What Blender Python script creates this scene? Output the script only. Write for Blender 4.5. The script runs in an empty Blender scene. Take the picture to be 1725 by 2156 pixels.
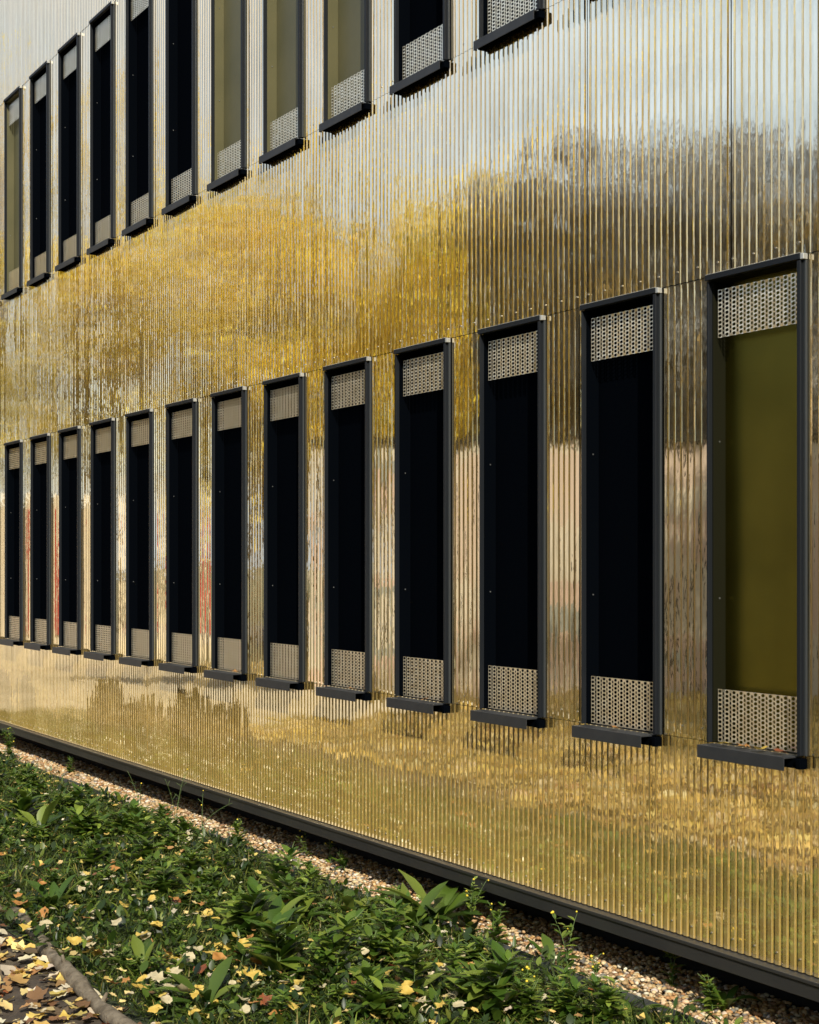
import bpy, math, random
import numpy as np
from math import radians as R, sin, cos, tan, pi

random.seed(7)
rng = np.random.default_rng(11)
S = bpy.context.scene
COL = S.collection

# ------------------------------------------------------------------ camera
TH = R(32.56)                 # angle between the lens axis and the facade
CAM_D, CAM_H = 3.906, 1.70
cam_d = bpy.data.cameras.new("camera")
cam = bpy.data.objects.new("camera", cam_d)
COL.objects.link(cam)
cam.location = (0, -CAM_D, CAM_H)
cam.rotation_euler = (R(90), 0, R(90) - TH)
cam_d.sensor_fit = 'VERTICAL'
cam_d.sensor_height = 36
cam_d.lens = 50.0
cam_d.shift_y = 109 / 2156.0
cam_d.clip_start = 0.05
cam_d.clip_end = 3000
cam_d.dof.use_dof = True
cam_d.dof.focus_distance = 8.0
cam_d.dof.aperture_fstop = 11
S.camera = cam

# ------------------------------------------------------------------ sky + sun
SUN_AZ, SUN_EL = R(25), R(38)      # azimuth measured off the facade line towards the lawn
sun_dir = np.array([cos(SUN_EL) * cos(SUN_AZ), -cos(SUN_EL) * sin(SUN_AZ), sin(SUN_EL)])
CLX = 4.4
W = bpy.data.worlds.new("World")
S.world = W
W.use_nodes = True
nt = W.node_tree
bg = nt.nodes['Background']
sky = nt.nodes.new('ShaderNodeTexSky')
sky.sky_type = 'NISHITA'
sky.sun_disc = False
sky.sun_elevation = SUN_EL
sky.sun_rotation = math.atan2(sun_dir[0], sun_dir[1])
sky.air_density = 1.0
sky.dust_density = 0.6
tc = nt.nodes.new('ShaderNodeTexCoord')
mp = nt.nodes.new('ShaderNodeMapping')
mp.inputs['Scale'].default_value = (1.0, 1.0, 2.2)
mp.inputs['Location'].default_value = (CLX, 0.0, 0.4)
nz = nt.nodes.new('ShaderNodeTexNoise')
nz.inputs['Scale'].default_value = 2.3
nz.inputs['Detail'].default_value = 7
nz.inputs['Roughness'].default_value = 0.58
rp = nt.nodes.new('ShaderNodeValToRGB')
rp.color_ramp.elements[0].position = 0.30
rp.color_ramp.elements[0].color = (0.0, 0.0, 0.0, 1)
rp.color_ramp.elements[1].position = 0.50
rp.color_ramp.elements[1].color = (1, 1, 1, 1)
mx = nt.nodes.new('ShaderNodeMix')
mx.data_type = 'RGBA'
mx.inputs[7].default_value = (5.7, 7.2, 9.6, 1)
L = nt.links.new
L(tc.outputs['Generated'], mp.inputs[0]); L(mp.outputs[0], nz.inputs['Vector'])
L(nz.outputs[0], rp.inputs[0]); L(rp.outputs[0], mx.inputs[0])
# grey cloud added over the far end of the street to dim its reflection, brighter cloud over the garden wall side
sxw = nt.nodes.new('ShaderNodeSeparateXYZ'); mrw = nt.nodes.new('ShaderNodeMapRange'); mxw = nt.nodes.new('ShaderNodeMix')
mxw.data_type = 'RGBA'; mrw.interpolation_type = 'SMOOTHSTEP'
mrw.inputs['From Min'].default_value = -0.28; mrw.inputs['From Max'].default_value = -0.62
mxw.inputs[6].default_value = (2.9, 3.3, 4.1, 1); mxw.inputs[7].default_value = (5.9, 7.4, 9.8, 1)
L(tc.outputs['Generated'], sxw.inputs[0]); L(sxw.outputs['Y'], mrw.inputs['Value'])
L(mrw.outputs[0], mxw.inputs[0]); L(mxw.outputs[2], mx.inputs[7])
L(sky.outputs[0], mx.inputs[6]); L(mx.outputs[2], bg.inputs[0])
bg.inputs[1].default_value = 0.10

sl = bpy.data.lights.new("sun", 'SUN')
sl.energy = 4.6
sl.angle = R(0.5)
sl.color = (1.0, 0.93, 0.80)
sun = bpy.data.objects.new("sun", sl)
COL.objects.link(sun)
from mathutils import Vector, Matrix
sun.rotation_euler = Vector(sun_dir).to_track_quat('Z', 'Y').to_euler()
sun.location = (10, -6, 20)

S.view_settings.view_transform = 'Standard'
S.view_settings.look = 'None'
S.view_settings.gamma = 1
S.view_settings.exposure = 0.45
S.cycles.max_bounces = 8
S.cycles.glossy_bounces = 5
S.cycles.caustics_reflective = False
S.cycles.caustics_refractive = False
S.cycles.use_denoising = True

# ------------------------------------------------------------------ materials
def mat(name, col, rough=0.6, metal=0.0, noise=None, col2=None, bump=0.0, bscale=40, attr=None,
        trans=0.0, spec=0.5, sub=1.0):
    m = bpy.data.materials.new(name)
    m.use_nodes = True
    n, l = m.node_tree.nodes, m.node_tree.links
    b = n['Principled BSDF']
    b.inputs['Base Color'].default_value = (*col, 1)
    b.inputs['Roughness'].default_value = rough
    b.inputs['Metallic'].default_value = metal
    b.inputs['Specular IOR Level'].default_value = spec
    src = None
    t = n.new('ShaderNodeTexCoord')
    if attr:
        a = n.new('ShaderNodeAttribute'); a.attribute_name = attr
        src = a.outputs['Color']
        l.new(src, b.inputs['Base Color'])
    if noise:
        z = n.new('ShaderNodeTexNoise'); z.inputs['Scale'].default_value = noise
        z.inputs['Detail'].default_value = 6
        l.new(t.outputs['Object'], z.inputs['Vector'])
        r = n.new('ShaderNodeValToRGB')
        r.color_ramp.elements[0].position = 0.35; r.color_ramp.elements[1].position = 0.65
        r.color_ramp.elements[0].color = (*col, 1); r.color_ramp.elements[1].color = (*(col2 or col), 1)
        l.new(z.outputs[0], r.inputs[0])
        src = r.outputs[0]
        l.new(src, b.inputs['Base Color'])
    if bump:
        z = n.new('ShaderNodeTexNoise'); z.inputs['Scale'].default_value = bscale
        z.inputs['Detail'].default_value = 4
        l.new(t.outputs['Object'], z.inputs['Vector'])
        bp = n.new('ShaderNodeBump'); bp.inputs['Strength'].default_value = bump
        bp.inputs['Distance'].default_value = 0.01
        l.new(z.outputs[0], bp.inputs['Height']); l.new(bp.outputs[0], b.inputs['Normal'])
    if trans:
        tr = n.new('ShaderNodeBsdfTranslucent'); tr.inputs[0].default_value = (*col, 1)
        if src: l.new(src, tr.inputs[0])
        mixs = n.new('ShaderNodeMixShader'); mixs.inputs[0].default_value = trans
        out = n['Material Output']
        l.new(b.outputs[0], mixs.inputs[1]); l.new(tr.outputs[0], mixs.inputs[2])
        l.new(mixs.outputs[0], out.inputs[0])
    return m

def gold_material(name, col, rough, str_fine, str_wide, satin, satin_col, low_glow):
    m = bpy.data.materials.new(name); m.use_nodes = True
    n, l = m.node_tree.nodes, m.node_tree.links
    b = n['Principled BSDF']
    b.inputs['Metallic'].default_value = 1.0
    t = n.new('ShaderNodeTexCoord')
    # faint staining of the metal itself
    z = n.new('ShaderNodeTexNoise'); z.inputs['Scale'].default_value = 3; z.inputs['Detail'].default_value = 5
    mpn = n.new('ShaderNodeMapping'); mpn.inputs['Scale'].default_value = (6, 1, 0.6)
    l.new(t.outputs['Object'], mpn.inputs[0]); l.new(mpn.outputs[0], z.inputs['Vector'])
    r = n.new('ShaderNodeValToRGB')
    r.color_ramp.elements[0].position = .3; r.color_ramp.elements[1].position = .7
    r.color_ramp.elements[0].color = (col[0] * .86, col[1] * .84, col[2] * .80, 1)
    r.color_ramp.elements[1].color = (*col, 1)
    l.new(z.outputs[0], r.inputs[0]); l.new(r.outputs[0], b.inputs['Base Color'])
    mr = n.new('ShaderNodeMapRange')
    mr.inputs['To Min'].default_value = rough * .7; mr.inputs['To Max'].default_value = rough * 1.5
    l.new(z.outputs[0], mr.inputs['Value']); l.new(mr.outputs[0], b.inputs['Roughness'])
    # dents and oil-canning of thin rolled sheet
    m1 = n.new('ShaderNodeMapping'); m1.inputs['Scale'].default_value = (27, 27, 13)
    n1 = n.new('ShaderNodeTexNoise'); n1.inputs['Scale'].default_value = 1; n1.inputs['Detail'].default_value = 2
    l.new(t.outputs['Object'], m1.inputs[0]); l.new(m1.outputs[0], n1.inputs['Vector'])
    b1 = n.new('ShaderNodeBump'); b1.inputs['Strength'].default_value = 1; b1.inputs['Distance'].default_value = str_fine
    l.new(n1.outputs[0], b1.inputs['Height'])
    m2 = n.new('ShaderNodeMapping'); m2.inputs['Scale'].default_value = (2.6, 2.6, 1.2)
    n2 = n.new('ShaderNodeTexNoise'); n2.inputs['Scale'].default_value = 1; n2.inputs['Detail'].default_value = 1
    l.new(t.outputs['Object'], m2.inputs[0]); l.new(m2.outputs[0], n2.inputs['Vector'])
    b2 = n.new('ShaderNodeBump'); b2.inputs['Strength'].default_value = 1; b2.inputs['Distance'].default_value = str_wide
    l.new(n2.outputs[0], b2.inputs['Height'])
    l.new(b1.outputs[0], b2.inputs['Normal']); l.new(b2.outputs[0], b.inputs['Normal'])
    # satin lobe: brushed micro-scratches spread part of the light
    g = n.new('ShaderNodeBsdfAnisotropic'); g.inputs['Roughness'].default_value = .42
    g.inputs['Color'].default_value = (*satin_col, 1)
    ms = n.new('ShaderNodeMixShader'); ms.inputs[0].default_value = satin
    l.new(b2.outputs[0], g.inputs['Normal'])
    l.new(b.outputs[0], ms.inputs[1]); l.new(g.outputs[0], ms.inputs[2])
    last = ms.outputs[0]
    if low_glow:
        # golden reflected glow painted as diffuse colour on the lowest metre, broken by noise
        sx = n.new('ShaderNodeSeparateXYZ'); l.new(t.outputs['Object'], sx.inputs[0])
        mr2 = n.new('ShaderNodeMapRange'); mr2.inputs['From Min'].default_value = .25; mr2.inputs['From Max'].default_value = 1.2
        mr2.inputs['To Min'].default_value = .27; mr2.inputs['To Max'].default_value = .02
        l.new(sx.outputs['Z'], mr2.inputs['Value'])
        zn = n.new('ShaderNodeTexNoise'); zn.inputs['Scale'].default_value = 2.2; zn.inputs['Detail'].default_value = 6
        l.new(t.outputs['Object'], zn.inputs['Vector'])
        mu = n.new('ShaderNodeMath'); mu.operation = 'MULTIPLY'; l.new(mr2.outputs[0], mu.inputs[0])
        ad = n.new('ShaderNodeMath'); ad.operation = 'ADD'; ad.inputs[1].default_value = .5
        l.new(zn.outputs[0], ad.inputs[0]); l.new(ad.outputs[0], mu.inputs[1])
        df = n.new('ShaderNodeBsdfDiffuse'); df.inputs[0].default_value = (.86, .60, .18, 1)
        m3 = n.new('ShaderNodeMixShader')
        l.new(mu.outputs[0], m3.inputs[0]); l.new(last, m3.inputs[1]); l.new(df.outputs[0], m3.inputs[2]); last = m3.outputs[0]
    l.new(last, n['Material Output'].inputs[0])
    return m

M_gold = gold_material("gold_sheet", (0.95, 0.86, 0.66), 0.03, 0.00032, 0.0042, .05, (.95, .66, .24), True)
M_perf = mat("perforated_sheet", (0.66, 0.57, 0.40), 0.28, 0.75, noise=30, col2=(0.84, 0.77, 0.60))
M_cleat = mat("cleat_metal", (0.5, 0.5, 0.47), 0.4, 0.5)
M_screw = mat("screw_head", (0.34, 0.32, 0.27), 0.5, 0.8)
M_frame = mat("charcoal_frame", (0.011, 0.013, 0.016), 0.5, 0.0, spec=.16, bump=.06, bscale=300)
M_reveal = mat("dark_reveal", (0.0015, 0.0022, 0.0035), 0.6, 0.0, spec=0.0)
M_flange = mat("grey_flange", (0.045, 0.05, 0.053), 0.4, 0.3)
M_sill = mat("charcoal_sill", (0.024, 0.026, 0.029), 0.5, 0.0, spec=.25, noise=9, col2=(0.034, 0.035, 0.037), bump=.08, bscale=400)
M_bronze = mat("olive_bronze", (0.24, 0.215, 0.040), 0.27, 1.0, noise=2.0, col2=(0.34, 0.30, 0.055))
M_olrev = mat('olive_reveal', (0.010, 0.010, 0.005), 0.6, spec=.05)
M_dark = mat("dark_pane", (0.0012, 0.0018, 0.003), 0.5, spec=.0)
M_olive = mat("olive_blind", (0.075, 0.070, 0.028), 0.5, noise=2.0, col2=(0.10, 0.09, 0.038))
M_black = mat("plinth", (0.012, 0.012, 0.014), 0.9)
M_seal = mat("seam", (0.02, 0.018, 0.014), 0.6)
M_soil = mat("soil", (0.035, 0.026, 0.018), 0.95, noise=14, col2=(0.07, 0.052, 0.035), bump=.7, bscale=60)
M_turf = mat("turf_soil", (0.012, 0.02, 0.007), 0.95, noise=6, col2=(0.025, 0.035, 0.012), bump=.6, bscale=50)
M_ground = mat("ground", (0.06, 0.08, 0.03), 0.95, noise=.6, col2=(0.11, 0.09, 0.04), bump=.3, bscale=12)
M_bed = mat("gravel_bed", (0.10, 0.085, 0.065), 0.95, noise=60, col2=(0.2, 0.16, 0.11), bump=.6, bscale=90)
M_peb = mat("pebbles", (0.4, 0.3, 0.2), 0.65, attr="Col")
M_edge = mat("edging_steel", (0.22, 0.23, 0.23), 0.5, 0.6, noise=8, col2=(0.10, 0.10, 0.095))
M_bark = mat("bark", (0.10, 0.075, 0.05), 0.9, noise=16, col2=(0.20, 0.16, 0.11), bump=.9, bscale=45)
M_log = mat("log_bark", (0.09, 0.07, 0.045), 0.85, noise=20, col2=(0.20, 0.165, 0.115), bump=.9, bscale=70)
M_grass = mat("grass_blades", (0.05, 0.1, 0.02), 0.5, attr="Col", trans=.42)
M_weed = mat("weed_leaves", (0.04, 0.09, 0.02), 0.42, attr="Col", trans=.38)
M_folg = mat("foliage", (0.3, 0.2, 0.03), 0.6, attr="Col", trans=.42)
M_flower = mat("yellow_petals", (0.75, 0.55, 0.04), 0.6)
M_litter = mat("leaf_litter", (0.5, 0.35, 0.1), 0.7, attr="Col", trans=.12)
LEAFMATS = {
    'pale cream': mat("leaf_cream", (0.40, 0.34, 0.20), .6, noise=22, col2=(0.54, 0.47, 0.29), trans=.12),
    'bright yellow': mat("leaf_yellow", (0.50, 0.33, 0.05), .55, noise=22, col2=(0.66, 0.50, 0.13), trans=.2),
    'orange brown': mat("leaf_orange", (0.33, 0.14, 0.03), .55, noise=22, col2=(0.47, 0.24, 0.07), trans=.15),
    'rust red': mat("leaf_rust", (0.15, 0.04, 0.015), .55, noise=22, col2=(0.24, 0.075, 0.02), trans=.1),
}

# ------------------------------------------------------------------ mesh helpers
class MB:
    def __init__(s): s.v = []; s.f = []; s.mi = []; s.cur = 0
    def quad(s, a, b, c, d):
        k = len(s.v); s.v += [a, b, c, d]; s.f.append((k, k + 1, k + 2, k + 3)); s.mi.append(s.cur)
    def box(s, x0, x1, y0, y1, z0, z1):
        k = len(s.v)
        s.v += [(x, y, z) for x in (x0, x1) for y in (y0, y1) for z in (z0, z1)]
        for q in ((0, 1, 3, 2), (4, 6, 7, 5), (0, 4, 5, 1), (2, 3, 7, 6), (0, 2, 6, 4), (1, 5, 7, 3)):
            s.f.append(tuple(k + i for i in q)); s.mi.append(s.cur)
    def tube(s, pts, rad, n=8, cap=True):
        k = len(s.v); pts = [Vector(p) for p in pts]
        for i, p in enumerate(pts):
            d = (pts[min(i + 1, len(pts) - 1)] - pts[max(i - 1, 0)]).normalized()
            u = d.orthogonal().normalized() if i == 0 else (u - d * u.dot(d)).normalized()
            w = d.cross(u)
            r = rad[i] if hasattr(rad, '__len__') else rad
            for j in range(n):
                a = 2 * pi * j / n
                s.v.append(tuple(p + (u * cos(a) + w * sin(a)) * r))
        for i in range(len(pts) - 1):
            for j in range(n):
                a, b = k + i * n + j, k + i * n + (j + 1) % n
                s.f.append((a, b, b + n, a + n)); s.mi.append(s.cur)
        if cap:
            s.f.append(tuple(k + j for j in reversed(range(n)))); s.mi.append(s.cur)
            e = k + (len(pts) - 1) * n
            s.f.append(tuple(e + j for j in range(n))); s.mi.append(s.cur)
    def mesh(s, name, mats, smooth=False):
        me = bpy.data.meshes.new(name)
        me.from_pydata([tuple(map(float, q)) for q in s.v], [], s.f)
        for m in (mats if isinstance(mats, (list, tuple)) else [mats]): me.materials.append(m)
        me.polygons.foreach_set('material_index', s.mi)
        if smooth: me.polygons.foreach_set('use_smooth', [True] * len(s.f))
        me.update()
        return me
    def build(s, name, mats, parent=None, smooth=False, bevel=0):
        o = link(name, s.mesh(name, mats, smooth), parent)
        if bevel:
            b = o.modifiers.new('bevel', 'BEVEL'); b.width = bevel; b.segments = 2; b.limit_method = 'ANGLE'
        return o

def link(name, data, parent=None, loc=None):
    o = bpy.data.objects.new(name, data)
    COL.objects.link(o)
    if parent: o.parent = parent
    if loc: o.location = loc
    return o
def tag(o, label=None, cat=None, group=None, kind=None):
    if label: o['label'] = label
    if cat: o['category'] = cat
    if group: o['group'] = group
    if kind: o['kind'] = kind
    return o

def np_mesh(name, verts, faces, m, cols=None, smooth=False):
    """verts (N,3), faces (F,k) all same size, cols (N,3) per vertex"""
    me = bpy.data.meshes.new(name)
    F, k = faces.shape
    me.vertices.add(len(verts)); me.vertices.foreach_set('co', verts.astype(np.float32).ravel())
    me.loops.add(F * k); me.loops.foreach_set('vertex_index', faces.astype(np.int32).ravel())
    me.polygons.add(F)
    me.polygons.foreach_set('loop_start', np.arange(0, F * k, k, dtype=np.int32))
    me.polygons.foreach_set('loop_total', np.full(F, k, dtype=np.int32))
    if smooth: me.polygons.foreach_set('use_smooth', np.ones(F, dtype=bool))
    if cols is not None:
        a = me.color_attributes.new('Col', 'FLOAT_COLOR', 'POINT')
        c = np.ones((len(verts), 4), dtype=np.float32); c[:, :3] = cols
        a.data.foreach_set('color', c.ravel())
    me.materials.append(m)
    me.update(calc_edges=True)
    me.validate()
    return me

def rotz(a):
    m = np.zeros((len(a), 3, 3)); c, s_ = np.cos(a), np.sin(a)
    m[:, 0, 0] = c; m[:, 0, 1] = -s_; m[:, 1, 0] = s_; m[:, 1, 1] = c; m[:, 2, 2] = 1
    return m
def rotx(a):
    m = np.zeros((len(a), 3, 3)); c, s_ = np.cos(a), np.sin(a)
    m[:, 1, 1] = c; m[:, 1, 2] = -s_; m[:, 2, 1] = s_; m[:, 2, 2] = c; m[:, 0, 0] = 1
    return m
def scatter(tv, tf, pos, rot, scl, cols):
    """copies of a template (tv, tf) placed at pos; cols (N,3) per copy"""
    n, V = len(pos), len(tv)
    if scl.ndim == 1: scl = np.repeat(scl[:, None], 3, 1)
    v = np.einsum('nij,nvj->nvi', rot, tv[None] * scl[:, None, :]) + pos[:, None, :]
    f = tf[None] + (np.arange(n) * V)[:, None, None]
    c = np.repeat(cols, V, axis=0)
    return v.reshape(-1, 3), f.reshape(-1, tf.shape[1]), c
def palette(cols, n, w=None, jit=.2):
    cols = np.array(cols); i = rng.choice(len(cols), n, p=w)
    return np.clip(cols[i] * (1 + rng.uniform(-jit, jit, (n, 1))) * (1 + rng.uniform(-.06, .06, (n, 3))), 0, 1)

# templates (unit length along +Y, lying in XY, normal Z)
def T_oval(w=.22, fold=.06, droop=.18):
    ys = [0, .18, .42, .68, .88, 1.0]; ws = [.03, .7, 1.0, .8, .4, 0.02]
    v, f = [], []
    for y, q in zip(ys, ws):
        z = -droop * y * y
        v += [(-w * q, y, z + fold * q), (0, y, z), (w * q, y, z + fold * q)]
    for i in range(len(ys) - 1):
        a = i * 3
        f += [(a, a + 1, a + 4, a + 3), (a + 1, a + 2, a + 5, a + 4)]
    return np.array(v), np.array(f)
def T_blade():
    v, f = [], []
    for y, q in ((0, 1), (.35, .9), (.7, .6), (1, .05)):
        z = -.55 * y * y
        v += [(-.028 * q, y, z), (.028 * q, y, z)]
    for i in range(3):
        a = i * 2; f.append((a, a + 1, a + 3, a + 2))
    return np.array(v), np.array(f)
def T_card():
    return np.array([(-.5, 0, 0), (0, -.42, .10), (.5, 0, 0), (0, .42, .10)]) , np.array([(0, 1, 2, 3)])
OVAL, BLADE, CARD = T_oval(), T_blade(), T_card()
WIDE = T_oval(.42, .05, .12)

def T_maple(seed):
    r = random.Random(seed); v = [(0, 0, 0)]; n = 14
    for i in range(n):
        a = 2 * pi * i / n; l_ = (.60 if i % 3 else .44) * r.uniform(.75, 1.15)
        x, y = l_ * cos(a), l_ * sin(a); v.append((x, y, .35 * x * x * r.uniform(.2, 1.2) + r.uniform(-.05, .09)))
    return np.array(v), np.array([(0, 1 + i, 1 + (i + 1) % n) for i in range(n)])

# ------------------------------------------------------------------ ground
def sheet(name, x0, x1, y0, y1, z, m, sub=1):
    b = MB(); nx = sub
    for i in range(nx):
        a, c = x0 + (x1 - x0) * i / nx, x0 + (x1 - x0) * (i + 1) / nx
        b.quad((a, y0, z), (c, y0, z), (c, y1, z), (a, y1, z))
    o = b.build(name, m); tag(o, kind='structure'); return o
sheet('ground', -900, 900, -900, 900, -0.03, M_ground)
sheet('lawn_soil', -40, 12, -1.93, -0.235, 0.0, M_turf)
sheet('gravel_soil', -40, 12, -0.235, 0.5, -0.012, M_bed)
sheet('path', -40, 12, -5.2, -1.93, -0.004, M_soil)
sheet('pavement', -22.8, -13.6, -9.8, -0.9, 0.012, mat('pale_paving', (.50, .46, .38), .8, noise=1.2, col2=(.70, .64, .54)))
sheet('road', -60, 30, -14.5, -10.6, -0.01, mat("asphalt", (.05, .05, .052), .9, noise=30, col2=(.07, .07, .07)))

# ------------------------------------------------------------------ the gold building
PITCH = 0.75
XR0 = -3.490                       # right edge of the nearest visible window frame
WW = 0.482                         # frame width
Z_BOT, SILL1, HEAD1, SILL2, HEAD2, Z_TOP = 0.243, 1.018, 2.798, 4.160, 5.944, 7.7
XA, XB = -16.2, 0.6
bld = link('gold_building', None, None, (0, 0, 0))
tag(bld, "two-storey building clad in shiny gold corrugated metal with rows of tall narrow windows", "building")
b = MB()
b.box(XA + .05, XB - .05, 0.30, 8.0, -0.4, Z_BOT + .3)
b.build('plinth', M_black, bld)
b = MB()
b.box(XA + .02, XB - .02, 0.155, 9.0, Z_BOT + .05, Z_TOP - .1)
b.build('wall', M_seal, bld)
b = MB()
b.box(XA - .06, XB + .06, -0.07, 9.1, Z_TOP - .02, Z_TOP + .06)
b.build('roof_edge', M_frame, bld, bevel=.004)
b = MB()                                    # folded base rail: lip + face + small drip return
b.box(XA, XB, -0.042, 0.02, Z_BOT - 0.070, Z_BOT - 0.004)
b.box(XA, XB, -0.048, -0.0425, Z_BOT - 0.016, Z_BOT - 0.002)
b.build('base_rail', mat("rail", (.022, .022, .023), .36, 0, noise=2.5, col2=(.032, .031, .029), bump=.1, bscale=30, spec=.4), bld, bevel=.002)
b = MB()
b.box(XA, XB, 0.02, 0.30, Z_BOT - 0.03, Z_BOT + 0.0)
b.build('soffit', M_black, bld)

RP = 0.0366
wins = [(XR0 - PITCH * k - WW, XR0 - PITCH * k) for k in range(-4, 16)]
def profile(x0, x1, yaw, off, r):
    """corrugated section between x0 and x1 as (x, y) points"""
    pts = []
    k = math.floor((x0 - XA) / RP)
    x = XA + k * RP
    xm = (x0 + x1) / 2
    while x < x1 + RP:
        for dx, y in ((0.0, 0.0), (0.0185, 0.0), (0.0212, 0.0055), (0.0340, 0.0055)):
            pts.append([x + dx, y + r.uniform(-.00014, .00014)])
        x += RP
    out = []
    for (a, ya), (c, yc) in zip(pts, pts[1:]):
        if c <= x0 or a >= x1: continue
        if a < x0: ya = ya + (yc - ya) * (x0 - a) / (c - a); a = x0
        if not out: out.append((a, ya))
        if c > x1: yc = ya + (yc - ya) * (x1 - a) / (c - a); c = x1
        out.append((c, yc))
    return [(px, py + off + yaw * (px - xm)) for px, py in out]

def cladding(x0, x1, z0, z1, yaw, off, seed, screws=True):
    r = random.Random(seed)
    mb = MB()
    pr = profile(x0 + .0016, x1 - .0016, yaw, off, r)
    nz_ = 3
    zs = [z0 + (z1 - z0) * i / nz_ for i in range(nz_ + 1)]
    tw = [r.uniform(-.0009, .0009) for _ in zs]; bl = [r.uniform(-.0007, .0007) for _ in zs]
    xm = (x0 + x1) / 2; hw = (x1 - x0) / 2
    V = []
    for i, z in enumerate(zs):
        for px, py in pr:
            u = (px - xm) / hw
            V.append((px, py + tw[i] * u + bl[i] * (1 - u * u), z))
    n = len(pr)
    mb.v = V
    for i in range(nz_):
        for j in range(n - 1):
            mb.f.append((i * n + j, i * n + j + 1, (i + 1) * n + j + 1, (i + 1) * n + j)); mb.mi.append(0)
    if screws:                                    # fixing screws along the lower edge and at mid height
        mb.cur = 1
        for zz in (z0 + .045,):
            for j in range(0, n - 1, 12):
                (xa, ya), (xc, yc) = pr[j], pr[j + 1]
                if abs(yc - ya) < .001 and xc - xa > .008:
                    m_ = (xa + xc) / 2; y_ = (ya + yc) / 2
                    mb.tube([(m_, y_ + .003, zz), (m_, y_ - .0035, zz)], .0035, 6)
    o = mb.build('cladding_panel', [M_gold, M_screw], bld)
    return o
rr = random.Random(3)
def snap(x): return XA + round((x - XA) / RP) * RP
def band(z0, z1, cuts, off=0.0, yawamp=.0014, gap=0.0015):
    for i, (a, c) in enumerate(zip(cuts, cuts[1:])):
        cladding(a + (gap if i else 0), c, z0, z1, rr.uniform(-yawamp, yawamp), off, int(abs(a) * 1000) + int(z0 * 10))
cutsA = [XA, -14.3, -12.85, -11.6, -11.06, -9.6, -8.18, -6.45, -4.30, -2.2, XB]
cutsC = [XA, -14.9, -13.4, -12.3, -10.75, -9.25, -8.0, -6.86, -4.72, -3.86, -3.44, -1.9, XB]
cutsE = [XA, -14.5, -13.0, -12.05, -11.3, -10.5, -9.0, -7.5, -6.0, -4.5, -3.0, -1.2, XB]
band(Z_BOT, SILL1 - .001, [snap(c) for c in cutsA])
band(HEAD1 + .004, SILL2 - .001, [snap(c) for c in cutsC], off=-0.0035, gap=0.0065)
band(HEAD2 + .004, Z_TOP - .02, [snap(c) for c in cutsE], off=-0.0070)
edges = [XA] + [v for w in sorted(wins) for v in w] + [XB]
edges = [e for e in edges if XA <= e <= XB]
ws = sorted(w for w in wins if w[0] > XA and w[1] < XB)
gaps = [(XA, ws[0][0])] + [(ws[i][1], ws[i + 1][0]) for i in range(len(ws) - 1)] + [(ws[-1][1], XB)]
for g0, g1 in gaps:
    cladding(g0, g1, SILL1 + .001, HEAD1 + .002, rr.uniform(-.003, .003), 0.0, int(abs(g0) * 977))
    cladding(g0, g1, SILL2 + .001, HEAD2 + .002, rr.uniform(-.003, .003), -0.0035, int(abs(g0) * 577))
# backing strip visible through the joints
# ---- window parts, local origin = bottom centre of the frame, y=0 facade plane
H = HEAD1 - SILL1
hw = WW / 2
def frame_mesh(lining):
    b = MB()
    b.box(hw - .030, hw - .013, -.026, -.002, 0.0, H - .020)             # near jamb, proud profile
    b.box(-hw, -hw + .011, -.022, -.001, 0.0, H - .020)                 # far jamb
    b.box(-hw - .004, hw - .014, -.029, -.004, H - .0175, H + .003)      # head
    b.cur = 1                                                            # dark lining of the recess
    b.box(hw - .0295, hw - .010, -.0015, .075, 0.0, H - .021)
    b.box(-hw + .001, -hw + .016, -.0005, .075, 0.0, H - .021)
    b.box(-hw + .001, hw - .011, -.0035, .075, H - .021, H + .002)
    b.cur = 2                                                            # paler outer flange and corner cleat
    b.box(hw - .0125, hw, -.012, -.001, 0.0, H - .020)
    b.cur = 3
    b.box(hw - .0135, hw + .002, -.027, -.004, H - .0190, H + .002)
    b.box(-hw - .0035, hw - .0145, -.0285, -.006, H + .0035, H + .006)
    return b.mesh('window', [M_frame, lining, M_flange, M_cleat])
def screen_mesh(z0, z1, name):
    w0, w1 = -hw + .026, hw - .036
    nC = 23; cw = (w1 - w0) / nC; rowh = cw * .92
    nR = int(round((z1 - z0) / rowh)); rowh = (z1 - z0) / nR
    V, F = [], []
    def addcell(cx, cz):
        k = len(V); rx, rz = cw * .355, rowh * .385; n = 8
        sq = [(-.5, -.5), (0, -.5), (.5, -.5), (.5, 0), (.5, .5), (0, .5), (-.5, .5), (-.5, 0)]
        for (sx, sz) in sq: V.append((cx + sx * cw, cz + sz * rowh))
        for i in range(n):
            a = -3 * pi / 4 + i * pi / 4
            V.append((cx + rx * cos(a), cz + rz * sin(a)))
        for i in range(n):
            j = (i + 1) % n
            F.append((k + i, k + j, k + n + j, k + n + i))
    for c in range(nC):
        half = (c % 2)
        cx = w0 + (c + .5) * cw
        if half:
            for r_ in range(nR - 1): addcell(cx, z0 + (r_ + 1) * rowh)
            k = len(V)
            for (a, b_) in ((z0, z0 + .5 * rowh), (z1 - .5 * rowh, z1)):
                k = len(V)
                V.extend([(cx - cw / 2, a), (cx + cw / 2, a), (cx + cw / 2, b_), (cx - cw / 2, b_)])
                F.append((k, k + 1, k + 2, k + 3))
        else:
            for r_ in range(nR): addcell(cx, z0 + (r_ + .5) * rowh)
    def fold(x):
        ph = ((x - w0) / (2 * cw)) % 1.0
        return .0038 * (0.5 - 0.5 * cos(2 * pi * ph)) ** 1.0
    me = bpy.data.meshes.new(name)
    me.from_pydata([(x, .012 + fold(x), z) for x, z in V], [], F)
    me.materials.append(M_perf); me.update()
    return me
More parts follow.
